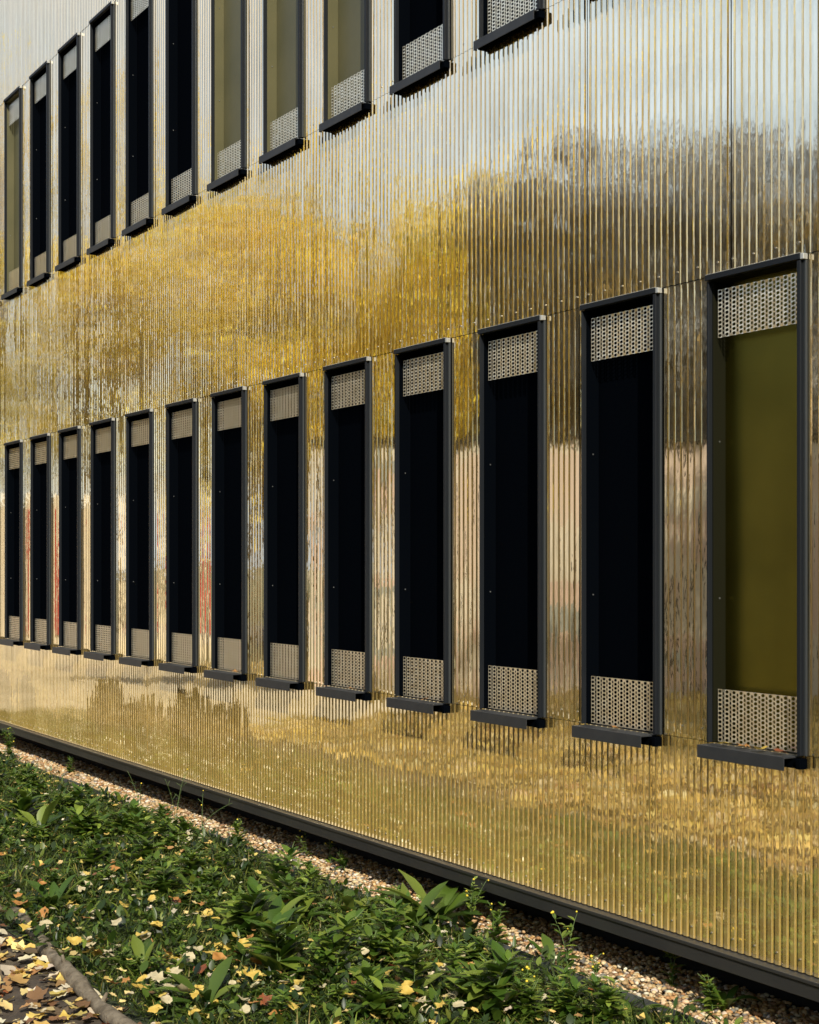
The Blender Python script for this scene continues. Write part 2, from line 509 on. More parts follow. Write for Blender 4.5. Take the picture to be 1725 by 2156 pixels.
def sill_mesh(pr, hg):
    b = MB()
    x0, x1 = -hw + .008 if pr > .06 else -hw - .004, hw - (.040 if pr > .06 else .022)
    t = .003
    b.box(x0, x1, -pr, -pr + t, -hg, -.004)                       # folded drop
    b.box(x0, x1, -pr + t, .10, -.010, -.0042)                     # top sheet
    b.box(x0, x0 + t, -pr + t, -.0305, -hg + .002, -.0102)
    b.cur = 1
    b.box(-hw + .004, hw - .002, -.030, -.001, -hg + .006, -.0102)  # bracket behind
    b.box(hw - .022, hw - .002, min(-.034, -pr + .04), -.0305, -hg + .006, -.0102)
    return b.mesh('sill', [M_sill, M_reveal])
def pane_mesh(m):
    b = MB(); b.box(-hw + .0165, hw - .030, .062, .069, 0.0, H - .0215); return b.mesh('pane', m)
me_frame = frame_mesh(M_reveal); me_frame_ol = frame_mesh(M_olive); me_frame_bz = frame_mesh(M_olrev); me_sill = sill_mesh(.080, .052); me_sill_up = sill_mesh(.050, .048)
me_low = screen_mesh(.004, .204, 'perforated_screen'); me_top = screen_mesh(H - .235, H - .052, 'perforated_screen')
me_dark = pane_mesh(M_dark); me_ol = pane_mesh(M_olive); me_bz = pane_mesh(M_bronze)
def rivet_mesh():
    b = MB()
    for z in (.55, 1.15):
        b.tube([(-hw + .016, .03, z), (-hw + .0185, .03, z)], .0035, 8)
    return b.mesh('rivet', M_edge)
me_riv = rivet_mesh()
for k in range(-3, 15):
    for row, z in ((0, SILL1), (1, SILL2)):
        xc = XR0 - PITCH * k - hw
        olive = (row == 0 and k == 0) or (row == 1 and k in (4, 5, 6, 12))
        w = link('window', (me_frame_bz if row == 0 else me_frame_ol) if olive else me_frame, bld, (xc, 0 if row == 0 else -.0035, z))
        bv = w.modifiers.new('bevel', 'BEVEL'); bv.width = .0015; bv.segments = 1
        olive = (row == 0 and k == 0) or (row == 1 and k in (4, 5, 6, 12))
        p = link('pane', (me_bz if row == 0 else me_ol) if olive else me_dark, w)
        if olive: p['label'] = "olive gold pane instead of a black one"
        s_ = link('sill', me_sill if row == 0 else me_sill_up, w); bv = s_.modifiers.new('bevel', 'BEVEL'); bv.width = .0008; bv.segments = 1
        link('perforated_screen', me_top, w)
        link('perforated_screen', me_low, w)
        link('rivet', me_riv, w)

# ------------------------------------------------------------------ gravel
def gravel():
    out = []
    phi = (1 + 5 ** .5) / 2
    iv = np.array([(-1, phi, 0), (1, phi, 0), (-1, -phi, 0), (1, -phi, 0), (0, -1, phi), (0, 1, phi), (0, -1, -phi),
                   (0, 1, -phi), (phi, 0, -1), (phi, 0, 1), (-phi, 0, -1), (-phi, 0, 1)]) / 1.9
    it = np.array([(0, 11, 5), (0, 5, 1), (0, 1, 7), (0, 7, 10), (0, 10, 11), (1, 5, 9), (5, 11, 4), (11, 10, 2), (10, 7, 6),
                   (7, 1, 8), (3, 9, 4), (3, 4, 2), (3, 2, 6), (3, 6, 8), (3, 8, 9), (4, 9, 5), (2, 4, 11), (6, 2, 10), (8, 6, 7), (9, 8, 1)])
    V, F, C = [], [], []; base = 0
    for t in range(6):
        n = 4300
        tv = iv * (1 + rng.uniform(-.22, .22, (12, 1)))
        x = -2.4 - 13.5 * rng.random(n) ** 1.25
        y = rng.uniform(-.225, .27, n)
        s = rng.uniform(.006, .0135, n) * np.where(x < -9, 1.25, 1)
        pos = np.stack([x, y, rng.uniform(-.006, .014, n)], 1)
        rot = rotz(rng.uniform(0, 6.28, n)) @ rotx(rng.uniform(-.5, .5, n))
        sc = np.stack([s * rng.uniform(.9, 1.5, n), s, s * rng.uniform(.5, .8, n)], 1)
        c = palette([(.40, .26, .12), (.52, .39, .22), (.32, .17, .06), (.20, .12, .06), (.58, .50, .37), (.16, .145, .12)], n,
                    [.28, .24, .18, .1, .12, .08], .25)
        v, f, cc = scatter(tv, it, pos, rot, sc, c)
        V.append(v); F.append(f + base); C.append(cc); base += len(v)
    me = np_mesh('gravel', np.concatenate(V), np.concatenate(F), M_peb, np.concatenate(C), smooth=True)
    tag(link('gravel', me), 'strip of tan and cream pebbles between the lawn edging and the wall', 'gravel', kind='stuff')
gravel()

# metal lawn edging, slightly wavy
b = MB(); pr = None
xs = np.arange(-17, 2, .08)
ey = lambda x: -.235 + .010 * sin(x * 3.1) + .006 * sin(x * 7.7 + 1)
for a, c in zip(xs, xs[1:]):
    za, zc = .042 + .006 * sin(a * 2.3), .042 + .006 * sin(c * 2.3)
    ya, yc = ey(a), ey(c)
    b.quad((a, ya, -.05), (c, yc, -.05), (c, yc, zc), (a, ya, za))
    b.quad((c, yc + .003, -.05), (a, ya + .003, -.05), (a, ya + .003, za), (c, yc + .003, zc))
    b.quad((a, ya, za), (c, yc, zc), (c, yc + .003, zc), (a, ya + .003, za))
o = b.build('lawn_edging', M_edge); tag(o, "thin wavy grey metal strip edging the lawn along the gravel", "edging")

# ------------------------------------------------------------------ logs beside the path
def logm(x0, x1, y0, y1, r0, seed):
    r = random.Random(seed); b = MB(); n = 34; pts, rad = [], []
    for i in range(n + 1):
        u = i / n
        pts.append((x0 + (x1 - x0) * u, y0 + (y1 - y0) * u + .010 * sin(u * 6 + seed), .028 + .006 * sin(u * 14)))
        rad.append(r0 * (1 + .12 * sin(u * 21 + seed) + r.uniform(-.07, .07)))
    b.tube(pts, rad, 14)
    for i, (vx, vy, vz) in enumerate(b.v):
        b.v[i] = (vx + r.uniform(-.003, .003), vy + r.uniform(-.0035, .0035), vz + r.uniform(-.0035, .0035))
    for q in (.22, .55, .8):                                # knots and a broken twig stub
        i = int(q * n); c = Vector(pts[i]); d = Vector((r.uniform(-.3, .3), r.uniform(-1, 1), .9)).normalized()
        b.tube([c, c + d * r0 * 1.1, c + d * r0 * 1.9], [r0 * .45, r0 * .3, r0 * .16], 7)
    return b
o = logm(-6.75, -4.75, -1.845, -2.03, .031, 1).build('log', M_log, smooth=True)
tag(o, "weathered grey-brown log edging the leafy path in the lower left corner", "log")
o = logm(-6.85, -6.95 - 2.2, -1.88, -1.84, .034, 5).build('log', M_log, smooth=True)
tag(o, "far log lying half under leaves past the lower left log", "log")

# ------------------------------------------------------------------ lawn: grass and ground cover
def lawn(n, x0, x1, y0, y1, name, label, lo=.04, hi=.11, power=1.5):
    x = x1 - (x1 - x0) * rng.random(n) ** power
    y = rng.uniform(y0, y1, n)
    pos = np.stack([x, y, np.zeros(n)], 1)
    rot = rotz(rng.uniform(0, 6.28, n)) @ rotx(rng.uniform(.35, 1.5, n))
    s = rng.uniform(lo, hi, n)
    c = palette([(.032, .056, .006), (.055, .090, .008), (.14, .18, .025), (.014, .028, .005), (.22, .18, .05)], n, [.30, .28, .20, .13, .09], .35) * 1.2
    v, f, cc = scatter(*BLADE, pos, rot, np.stack([s * rng.uniform(.7, 1.6, n), s, s], 1), c)
    tag(link(name, np_mesh(name, v, f, M_grass, cc)), label, 'grass', kind='stuff')
lawn(85000, -16, -2.2, -1.9, -.25, 'grass', 'rough dark green grass of the lawn beside the gravel strip')
lawn(24000, -24, -1, -10, -5.2, 'grass', 'olive green grass strip beyond the leafy path', .05, .12, 1.0)

def cover(n):
    x = -2.4 - 12.5 * rng.random(n) ** 1.35
    y = rng.uniform(-1.95, -.22, n)
    # patchiness
    keep = (np.sin(x * 3.1 + y * 2.2) + np.sin(y * 5.3 - x * 1.7) + rng.normal(0, .9, n)) > -.6
    x, y = x[keep], y[keep]; n = len(x)
    pos = np.stack([x, y, rng.uniform(.01, .075, n)], 1)
    rot = rotz(rng.uniform(0, 6.28, n)) @ rotx(rng.uniform(-.2, 1.25, n))
    s = rng.uniform(.02, .07, n) * rng.uniform(.6, 1.1, n)
    c = palette([(.026, .052, .007), (.048, .085, .009), (.13, .17, .022), (.010, .024, .005)], n, [.34, .30, .17, .19], .35) * 1.2
    sc = np.stack([s * rng.uniform(.3, .8, n), s, s], 1)
    a = scatter(*WIDE, pos, rot, sc, c)
    tag(link('ground_cover', np_mesh('ground_cover', a[0], a[1], M_weed, a[2], smooth=True)),
        'low broad-leaved weeds and clover spread through the lawn', 'ground cover', kind='stuff')
cover(30000)

# ------------------------------------------------------------------ plants (things)
GREEN = [(.05, .10, .012), (.09, .15, .018), (.18, .24, .035)]
def px(X, Y):
    """ground point for a spot measured on the photograph (display pixels 1725 x 2156)"""
    z = 2994 * CAM_H / (Y - 1187); lx = (X - 862) / 2994 * z
    return (-z * cos(TH) + lx * sin(TH), -CAM_D + z * sin(TH) + lx * cos(TH))
def tongue(length, w, pitch, az, curl, col, nseg=7):
    """one long dock leaf: returns verts, quads"""
    v, f = [], []
    y = z = 0.0; ang = pitch
    for i in range(nseg + 1):
        u = i / nseg
        wd = w * (0.12 + .88 * sin(min(u * 1.25, 1) * pi * .5)) * (1 - max(0, u - .55) ** 1.6 * 3.6)
        if u > .97: wd = .002
        wav = .06 * w * sin(u * 17)
        v += [(-wd, y, z + wd * .35 + wav), (0, y, z), (wd, y, z + wd * .35 - wav)]
        ang -= curl / nseg
        y += cos(ang) * length / nseg; z += sin(ang) * length / nseg
    for i in range(nseg):
        a = i * 3; f += [(a, a + 1, a + 4, a + 3), (a + 1, a + 2, a + 5, a + 4)]
    v = np.array(v); ca, sa = cos(az), sin(az)
    v = np.stack([v[:, 0] * ca - v[:, 1] * sa, v[:, 0] * sa + v[:, 1] * ca, v[:, 2]], 1)
    return v, np.array(f), np.tile(col, (len(v), 1))
def join(parts):
    V, F, C, k = [], [], [], 0
    for v, f, c in parts: V.append(v); F.append(f + k); C.append(c); k += len(v)
    return np.concatenate(V), np.concatenate(F), np.concatenate(C)
def dock(loc, h, n, label, seed, up=.9):
    r = random.Random(seed); parts = []
    root = link('dock_plant', None, None, (*loc, 0.0))
    tag(root, label, 'plant', 'dock plants in the lawn')
    for i in range(n):
        c = np.array(r.choice(GREEN)) * r.uniform(.75, 1.15)
        inner = i / n
        p = tongue(h * r.uniform(.8, 1.35), h * r.uniform(.11, .20), r.uniform(.5, 1.0) + up * inner * .5, i * 2.4 + r.uniform(-.4, .4),
                   r.uniform(.5, 1.5), c)
        link('leaf', np_mesh('leaf', p[0], p[1], M_weed, p[2], smooth=True), root)
    return root
docks = [(919, 1950, .30, 11, "tall dock plant with big upright leaves growing over the gravel edge"),
         (865, 1965, .24, 10, "spreading dock plant left of the tall one by the gravel edge"),
         (565, 1985, .26, 12, "large rosette of tongue-shaped leaves in the middle of the lawn"),
         (620, 1960, .20, 9, "smaller rosette right behind the large middle rosette"),
         (85, 1757, .24, 12, "dense dark rosette of narrow leaves at the left edge near the gravel"),
         (115, 1918, .20, 10, "rosette of blue-green leaves above the fallen leaves on the left"),
         (300, 2050, .17, 9, "rosette among pale leaves right of the log"),
         (435, 2130, .20, 10, "broad-leaved rosette cut by the bottom edge left of centre"),
         (260, 1850, .15, 8, "small rosette halfway between the log and the gravel"),
         (410, 1885, .17, 8, "small pale-leaved rosette above the middle rosette"),
         (740, 1935, .18, 9, "low rosette between the middle rosette and the tall dock"),
         (1524, 2130, .13, 7, "small dock seedling in the gravel at the lower right"),
         (1165, 2045, .15, 4, "slender plant with one long pointed leaf standing against the rail"),
         (980, 2090, .16, 9, "rosette below the tall dock plant in the lower middle"),
         (1330, 2150, .13, 8, "rosette at the bottom edge beside the gravel")]
for i, (X, Y, h, n, lb) in enumerate(docks):
    dock(px(X, Y), h, n, lb, 40 + i, up=1.1)

def weed(loc, h, label, seed, flowers=6, leaves=16, leafs=.03, lean=0.0, bare=0.0):
    r = random.Random(seed)
    root = link('flowering_weed', None, None, (*loc, 0.0))
    tag(root, label, 'plant', 'tall weeds by the gravel strip')
    sb = MB(); tips = []
    parts = []
    for k in range(r.randint(2, 3)):
        az = r.uniform(0, 6.28); ln = h * r.uniform(.75, 1.0); bend = r.uniform(.05, .25) + lean
        pts = []
        for i in range(8):
            u = i / 7
            pts.append((bend * ln * u * u * cos(az), bend * ln * u * u * sin(az), ln * u * (1 - .12 * bend * u)))
        sb.tube(pts, [.0022 * (1 - .6 * i / 7) for i in range(8)], 5)
        tips.append(pts[-1])
        for j in range(leaves):
            u = r.uniform(bare, .98); i = min(6, int(u * 7)); q = Vector(pts[i]).lerp(Vector(pts[i + 1]), u * 7 - i)
            sz = leafs * r.uniform(.6, 1.3) * (1.25 - u * .7)
            c = np.array(r.choice(GREEN)) * r.uniform(.9, 1.4)
            v, f, cc = scatter(*OVAL, np.array([tuple(q)]), rotz(np.array([r.uniform(0, 6.28)])) @ rotx(np.array([r.uniform(.1, .9)])),
                               np.array([sz]), np.array([c]))
            parts.append((v, f, cc))
        for j in range(2):
            u = r.uniform(.6, .95); i = int(u * 7); q = Vector(pts[i])
            e = q + Vector((r.uniform(-.03, .03), r.uniform(-.03, .03), r.uniform(.01, .04)))
            sb.tube([q, e], .0012, 4); tips.append(tuple(e))
    sb.build('stem', mat_stem, root, smooth=True)
    p = join(parts)
    link('foliage', np_mesh('foliage', p[0], p[1], M_weed, p[2], smooth=True), root)
    for j in range(flowers):
        t = tips[j % len(tips)]; fb = MB()
        c = Vector(t) + Vector((r.uniform(-.008, .008), r.uniform(-.008, .008), r.uniform(-.006, .006)))
        rad = r.uniform(.0035, .006)
        fb.tube([c - Vector((0, 0, rad)), c - Vector((0, 0, rad * .3)), c + Vector((0, 0, rad * .5)), c + Vector((0, 0, rad))],
                [rad * .35, rad, rad * .95, rad * .3], 7)
        fb.build('flower', M_flower, root, smooth=True)
    return root
mat_stem = mat("stem", (.09, .14, .04), .6)
weeds = [(1416, 2079, .22, "tall flowering weed with yellow buds in front of the dark plinth at lower right", 7, 26, .028, 0, 0),
         (1194, 2043, .19, "flowering weed with yellow buds left of the lower right gravel", 5, 12, .035, .1, 0),
         (1255, 2090, .12, "short weed with yellow buds in the gravel between two taller weeds", 6, 10, .025, 0, 0),
         (22, 1606, .26, "bushy weed at the far left end of the gravel strip", 3, 34, .045, 0, 0),
         (148, 1630, .14, "small upright weed on the gravel near the far left", 0, 22, .03, 0, 0),
         (295, 1727, .27, "nearly leafless thin weed stalks crossing the base rail at left", 1, 2, .02, .1, .3),
         (370, 1750, .33, "very tall thin stalk with a yellow bud reaching the gold wall", 1, 3, .02, .05, .3),
         (425, 1755, .20, "curved bare stalks arching over the gravel", 2, 2, .02, .9, .5),
         (345, 1762, .15, "leafy weed at the edging below the thin stalks", 0, 24, .045, 0, 0),
         (500, 1792, .16, "leafy weed with small yellow flowers right of the centre-left edging", 3, 22, .045, 0, 0),
         (645, 1808, .13, "thin weed with yellow buds above the middle edging", 3, 8, .03, .2, 0),
         (695, 1822, .13, "weed with yellow buds just left of the tall dock plant's gravel", 4, 8, .03, 0, 0),
         (725, 1835, .10, "short weed with two broad leaves beside the rail in the middle", 0, 6, .05, .2, 0),
         (990, 1965, .24, "wispy weed with tiny buds right of the tall dock plant", 4, 12, .035, .15, 0),
         (1040, 1990, .17, "leafy weed spilling on the gravel right of the dock plants", 2, 18, .045, .2, 0),
         (1500, 2135, .12, "feathery weed in the gravel near the bottom right corner", 1, 20, .03, .1, 0),
         (470, 1850, .13, "leafy weed growing in the lawn below the middle edging", 0, 24, .04, 0, 0),
         (200, 1735, .14, "leafy weed hanging over the edging on the left", 0, 24, .04, 0, 0),
         (1110, 2110, .13, "weed with pale buds in the lawn at the bottom right of the docks", 5, 18, .03, 0, 0)]
for i, (X, Y, h, lb, fl, lv, ls, ln, br) in enumerate(weeds):
    weed(px(X, Y), h * 1.3, lb, 90 + i, fl, int(lv * 1.2), ls * 1.45, ln, br)

# leafy weeds filling the lawn: four built, the rest copied with their parts
protos = []
for q in range(4):
    protos.append(weed((-5.0 - q, -1.0), (.10, .13, .09, .15)[q], "low leafy weed among the grass", 300 + q, 0, (26, 20, 30, 24)[q], (.060, .075, .05, .065)[q], .15, 0))
    protos[-1]['group'] = 'leafy weeds filling the lawn'
nw = 0
while nw < 170:
    x, y = px(random.uniform(-10, 1500), random.uniform(1640, 2170))
    edge = nw % 13 == 0
    if edge: y = random.uniform(-.34, -.22)
    if not (-1.85 < y < -.21 and x > -12) or (y > -.45 and not edge): continue
    o = protos[nw % 4]
    if nw >= 4:
        c = o.copy(); COL.objects.link(c)
        for ch in o.children:
            d = ch.copy(); COL.objects.link(d); d.parent = c
        o = c
    o.location = (x, y, 0); o.rotation_euler = (0, 0, random.uniform(0, 6.28)); k_ = random.uniform(.6, 1.15) if y > -.5 else (random.uniform(.45, .9) if y < -1.25 else random.uniform(.6, 2.1)); o.scale = (k_, k_, k_)
    nw += 1

# ------------------------------------------------------------------ fallen leaves
def leaf_mesh(seed, kind, m):
    r = random.Random(seed)
    if kind == 'lobed':
        pts = []
        for i in range(5):
            a = -pi * .72 + i * (2 * pi * .72) / 4
            L_ = (1.0, .95, .62, .95, 1.0)[i] if False else (.55, .85, 1.0, .85, .55)[i]
            pts.append((a - .20, L_ * .74)); pts.append((a - .09, L_ * .86)); pts.append((a, L_)); pts.append((a + .10, L_ * .86)); pts.append((a + .22, L_ * .74))
            if i < 4: pts.append((a + pi * .18, .56))
        pts.append((pi, .16))
    else:
        pts = [(a, .72 * (1 - .18 * abs(sin(a / 2)) ** 6) * (1 + .06 * sin(9 * a + seed))) for a in np.linspace(-pi * .93, pi * .93, 22)]
        pts.append((pi, .5))
    V = [(0, 0, 0)]; c1, c2, ph = r.uniform(.15, .5), r.uniform(-.3, .35), r.uniform(0, 6)
    def zz(x, y): return c1 * x * x + c2 * y * y + .07 * sin(5 * x + ph) + .05 * sin(7 * y + ph) + .04 * abs(x)
    rings = (.5, 1.0); n = len(pts)
    for q in rings:
        for a, l_ in pts:
            x, y = sin(a) * l_ * q * r.uniform(.94, 1.05), cos(a) * l_ * q
            V.append((x, y, zz(x, y)))
    F = []
    for i in range(n):
        j = (i + 1) % n
        F.append((0, 1 + j, 1 + i)); F.append((1 + i, 1 + j, 1 + n + j, 1 + n + i))
    k = len(V)
    V += [(-.02, -.1, .02), (.02, -.1, .02), (.012, -.95, .18), (-.012, -.95, .18)]; F.append((k, k + 1, k + 2, k + 3))
    V = [(x * .05, y * .05, z * .05) for x, y, z in V]
    me = bpy.data.meshes.new('fallen_leaf'); me.from_pydata(V, [], F); me.materials.append(m)
    me.polygons.foreach_set('use_smooth', [True] * len(F)); me.update()
    return me
LM = {(c, s): leaf_mesh(s * 13 + 5, 'lobed' if s % 3 else 'round', m) for c, m in LEAFMATS.items() for s in range(5)}
def put_leaf(x, y, z, c, s, size, label, group='fallen leaves on the ground', tilt=.5, cat='leaf'):
    o = link('fallen_leaf', LM[(c, s)], None, (x, y, z))
    o.rotation_euler = (random.uniform(-tilt, tilt), random.uniform(-tilt, tilt), random.uniform(0, 6.28))
    o.scale = (size, size, size)
    tag(o, label, cat, group)
    return o
special = [(605, 2095, 'pale cream', 0, 1.05, "large round pale leaf lying flat among the weeds at bottom centre"),
           (765, 2140, 'bright yellow', 1, 1.15, "ragged pale yellow leaf at the bottom edge right of centre"),
           (868, 2120, 'rust red', 2, 1.15, "dark rust red leaf at the bottom edge near the yellow one"),
           (838, 2135, 'bright yellow', 3, .7, "small yellow leaf touching the rust red leaf"),
           (90, 1950, 'orange brown', 0, .95, "upright orange leaf above the end of the lower left log"),
           (75, 1840, 'orange brown', 1, 1.0, "orange leaf in the grass at the left edge"),
           (20, 1815, 'orange brown', 3, 1.0, "orange leaf half hidden at the far left edge"),
           (170, 2040, 'pale cream', 2, 1.1, "pale leaf leaning on the lawn side of the log"),
           (405, 1950, 'pale cream', 1, .9, "curled pale leaf standing in the middle of the lawn"),
           (455, 1838, 'bright yellow', 2, .7, "yellow leaf caught in the weeds under the edging"),
           (200, 1672, 'bright yellow', 4, .7, "yellow leaf lying on the gravel strip")]
for X, Y, c, s, sz, lb in special:
    x, y = px(X, Y); put_leaf(x, y, .055, c, s, sz, lb, group='single leaves that stand out')
kinds = list(LEAFMATS)
lab = {'pale cream': "pale cream autumn leaf lying on the ground", 'bright yellow': "bright yellow autumn leaf lying on the ground",
       'orange brown': "orange brown autumn leaf lying on the ground", 'rust red': "rust red autumn leaf lying on the ground"}
cnt = 0
while cnt < 230:
    X, Y = random.uniform(-20, 1500), random.uniform(1640, 2170)
    x, y = px(X, Y)
    if y > -.28 or x < -11: continue
    # dense towards the path, sparse near the wall
    dens = 1.0 if y < -1.75 else (.55 if y < -1.35 else (.22 if y < -1.0 else .08))
    if Y > 2000 and X < 1000: dens = max(dens, .8)
    if y < -2.0: dens = .5
    if random.random() > dens: continue
    c = random.choices(kinds, [.36, .42, .15, .07])[0]
    put_leaf(x, y, (.012 if y < -1.95 else random.uniform(.045, .10)), c, random.randrange(5), random.uniform(.45, 1.0), lab[c])
    cnt += 1
# leaves on the sills
for k, n in ((0, 4), (1, 1), (3, 1), (4, 1), (6, 1)):
    for i in range(n):
        xx = XR0 - PITCH * k - WW + (.12 + .09 * i if n > 1 else .22 + .03 * k)
        o = put_leaf(xx, -.045 + .012 * (i % 2), SILL1 + .010, ('bright yellow', 'orange brown', 'bright yellow', 'rust red')[i % 4] if k == 0 else
                     'orange brown', i + 1 if i < 4 else 1, .80 if k == 0 else .6,
                     ["yellow leaf at the left of the nearest window's sill", "orange leaf in the middle of the nearest window's sill",
                      "yellow leaf right of the middle on the nearest window's sill", "dark curled leaf at the right end of the nearest window's sill"][i]
                     if k == 0 else "small brown leaf on the sill of the %s lower window from the right" % {1: 'second', 3: 'fourth', 4: 'fifth', 6: 'seventh'}[k],
                     group='leaves on the window sills', tilt=.25)
# litter on the path and far lawn: beyond counting
def litter(n, x0, x1, y0, y1, size, name, label, z=.008, pal=0):
    x = rng.uniform(x0, x1, n); y = rng.uniform(y0, y1, n)
    pos = np.stack([x, y, rng.uniform(z, z + .02, n)], 1)
    rot = rotz(rng.uniform(0, 6.28, n)) @ rotx(rng.uniform(-.6, .6, n))
    c = palette([(.60, .52, .36), (.60, .44, .12), (.36, .20, .07), (.16, .08, .035), (.64, .50, .20), (.10, .07, .04)], n, [[.24, .18, .17, .14, .13, .14], [.22, .42, .06, .03, .27, .0]][pal], .3)
    sz = rng.uniform(size * .5, size * 1.15, n); parts = []
    for t in range(5):
        q = slice(t, None, 5)
        parts.append(scatter(*T_maple(t), pos[q], rot[q], sz[q], c[q]))
    v, f, cc = join(parts)
    tag(link(name, np_mesh(name, v, f, M_litter, cc)), label, 'leaf litter', kind='stuff')
litter(5200, -8.5, -3.5, -5.2, -1.95, .065, 'leaf_litter', 'layer of small brown, yellow and cream fallen leaves covering the path')
litter(13000, -13.6, 7, -5.2, -2.35, .085, 'leaf_litter', 'yellow fallen leaves along the far side of the path', .012, 1)
litter(15000, -22, 4, -10, -5.2, .10, 'leaf_litter', 'scattered yellow leaves on the grass beyond the path', .03, 1)
litter(1300, -13, -2.4, -1.95, -.3, .032, 'leaf_litter', 'tiny yellow leaf fragments caught in the lawn weeds', .05, 1)

# ------------------------------------------------------------------ trees
def tree(x, y, h, r, cols, w, label, seed, n=9000, trunk_h=.4, name='autumn_tree', group='trees facing the gold building', leaf=.11, shape=1.0):
    rs = np.random.default_rng(seed); rd = random.Random(seed)
    root = link(name, None, None, (x, y, 0)); tag(root, label, 'tree', group)
    tb = MB(); cz = h * (trunk_h + (1 - trunk_h) / 2); rz = h * (1 - trunk_h) / 2 * shape
    tb.tube([(0, 0, -.1), (.05, .02, h * .2), (-.05, .05, h * .45), (0, 0, h * .82)], [h * .024, h * .018, h * .013, h * .004], 9)
    cl = []
    for i in range(34 if h < 8.5 else 64):
        a, e = rd.uniform(0, 6.28), rd.uniform(-.9, 1.3)
        q = rd.uniform(.45, .95)
        c = Vector((cos(a) * cos(e) * r * q, sin(a) * cos(e) * r * q, cz + sin(e) * rz * q)); cl.append(c)
        if i < 16:
            s0 = Vector((0, 0, h * rd.uniform(trunk_h * .7, .6)))
            m_ = s0.lerp(c, .5) + Vector((0, 0, -.05 * h))
            tb.tube([s0, m_, c], [h * .008, h * .005, h * .002], 6)
    tb.build('trunk', M_bark, root, smooth=True)
    ci = rs.integers(0, len(cl), n); C0 = np.array([tuple(c) for c in cl])
    cr = rs.uniform(.22, .46, len(cl)) * r
    d = rs.normal(0, 1, (n, 3)); d /= np.linalg.norm(d, axis=1)[:, None]
    pos = C0[ci] + d * (cr[ci] * rs.random(n) ** .45)[:, None] * np.array([1, 1, .8])
    rot = rotz(rs.uniform(0, 6.28, n)) @ rotx(rs.uniform(-1.2, 1.2, n))
    cols = np.array(cols); base = cols[rs.choice(len(cols), len(cl), p=w)][ci] * .6 + cols[rs.choice(len(cols), n, p=w)] * .4
    base = np.clip(base * rs.uniform(.75, 1.25, (n, 1)), 0, 1)
    v, f, cc = scatter(*CARD, pos, rot, rs.uniform(leaf * .6, leaf * 1.4, n), base)
    link('crown', np_mesh('crown', v, f, M_folg, cc), root)
GOLD = [(.92, .73, .06), (.95, .80, .16), (.76, .54, .05), (.24, .25, .04)]
GREY = [(.36, .40, .48), (.28, .31, .37), (.42, .45, .50), (.90, .62, .12)]
GRN = [(.07, .11, .03), (.05, .08, .025), (.13, .14, .04), (.3, .25, .05)]
def rp(X, z):
    """ground point that the metal shows at column X of the photograph, z metres along the mirrored view"""
    lx = (X - 862) / 2994 * z
    return (-z * cos(TH) + lx * sin(TH), CAM_D - z * sin(TH) - lx * cos(TH))
def top(Y, z): return CAM_H + (1187 - Y) / 2994 * z
GLD = "golden autumn tree "
for i, (X, z, Y, r, cols, w, lb, n) in enumerate((
    (-40, 27, 600, 2.8, GRN, [.2, .2, .3, .3], "green and yellow tree at the far end of the path", 9000),
    (60, 30, 540, 3.0, GOLD, [.3, .2, .2, .3], "far olive and gold tree beside the pavilion", 9000),
    (210, 26, 470, 2.4, GOLD, [.4, .3, .2, .1], GLD + "standing nearest the pavilion", 13000),
    (370, 28, 420, 2.7, GOLD, [.45, .35, .15, .05], GLD + "with a pointed top left of the painted wall", 12000),
    (540, 25, 430, 2.4, GOLD, [.45, .35, .15, .05], GLD + "in front of the far end of the painted wall", 12000),
    (700, 27, 400, 2.5, GOLD, [.4, .3, .2, .1], GLD + "behind the far end of the painted wall", 12000),
    (850, 26.5, 430, 2.1, GOLD, [.4, .35, .15, .1], "low golden tree next to the first grey tree", 10000),
    (960, 29, 345, 1.9, GOLD, [.4, .2, .25, .15], "tall thin half gold half grey tree", 9000),
    (1075, 27, 310, 1.7, GREY, [.45, .3, .15, .1], "first grey green rounded tree behind the wall", 12000),
    (1215, 26, 285, 1.7, GREY, [.5, .3, .18, .02], "second grey green rounded tree behind the wall", 12000),
    (1390, 25, 270, 1.8, GREY, [.5, .3, .18, .02], "third and broadest grey rounded tree behind the wall", 14000),
    (1600, 24, 215, 1.75, GREY, [.45, .3, .13, .12], "tallest grey tree with a few gold leaves", 14000),
    (1790, 24, 290, 1.8, GREY, [.4, .3, .2, .1], "grey tree nearest the road behind the wall", 10000),
    (1000, 31, 560, 2.4, GREY, [.3, .3, .2, .2], "low grey green bush tree behind the tall thin tree", 9000),
    (1140, 31, 520, 2.6, GREY, [.4, .3, .25, .05], "low bush tree behind the first two grey trees", 9000),
    (1300, 30, 500, 2.6, GREY, [.4, .3, .25, .05], "low bush tree behind the second and third grey trees", 9000),
    (1490, 29, 480, 2.6, GREY, [.4, .3, .25, .05], "low bush tree behind the broadest grey tree", 9000),
    (1700, 28, 480, 2.5, GREY, [.4, .3, .2, .1], "low bush tree behind the tallest grey tree", 9000))):
    x, y = rp(X, z)
    tree(x, y, top(Y, z) / .97, r, cols, w, lb, 20 + i, n, .04 if cols is GREY else .12, leaf=.14)
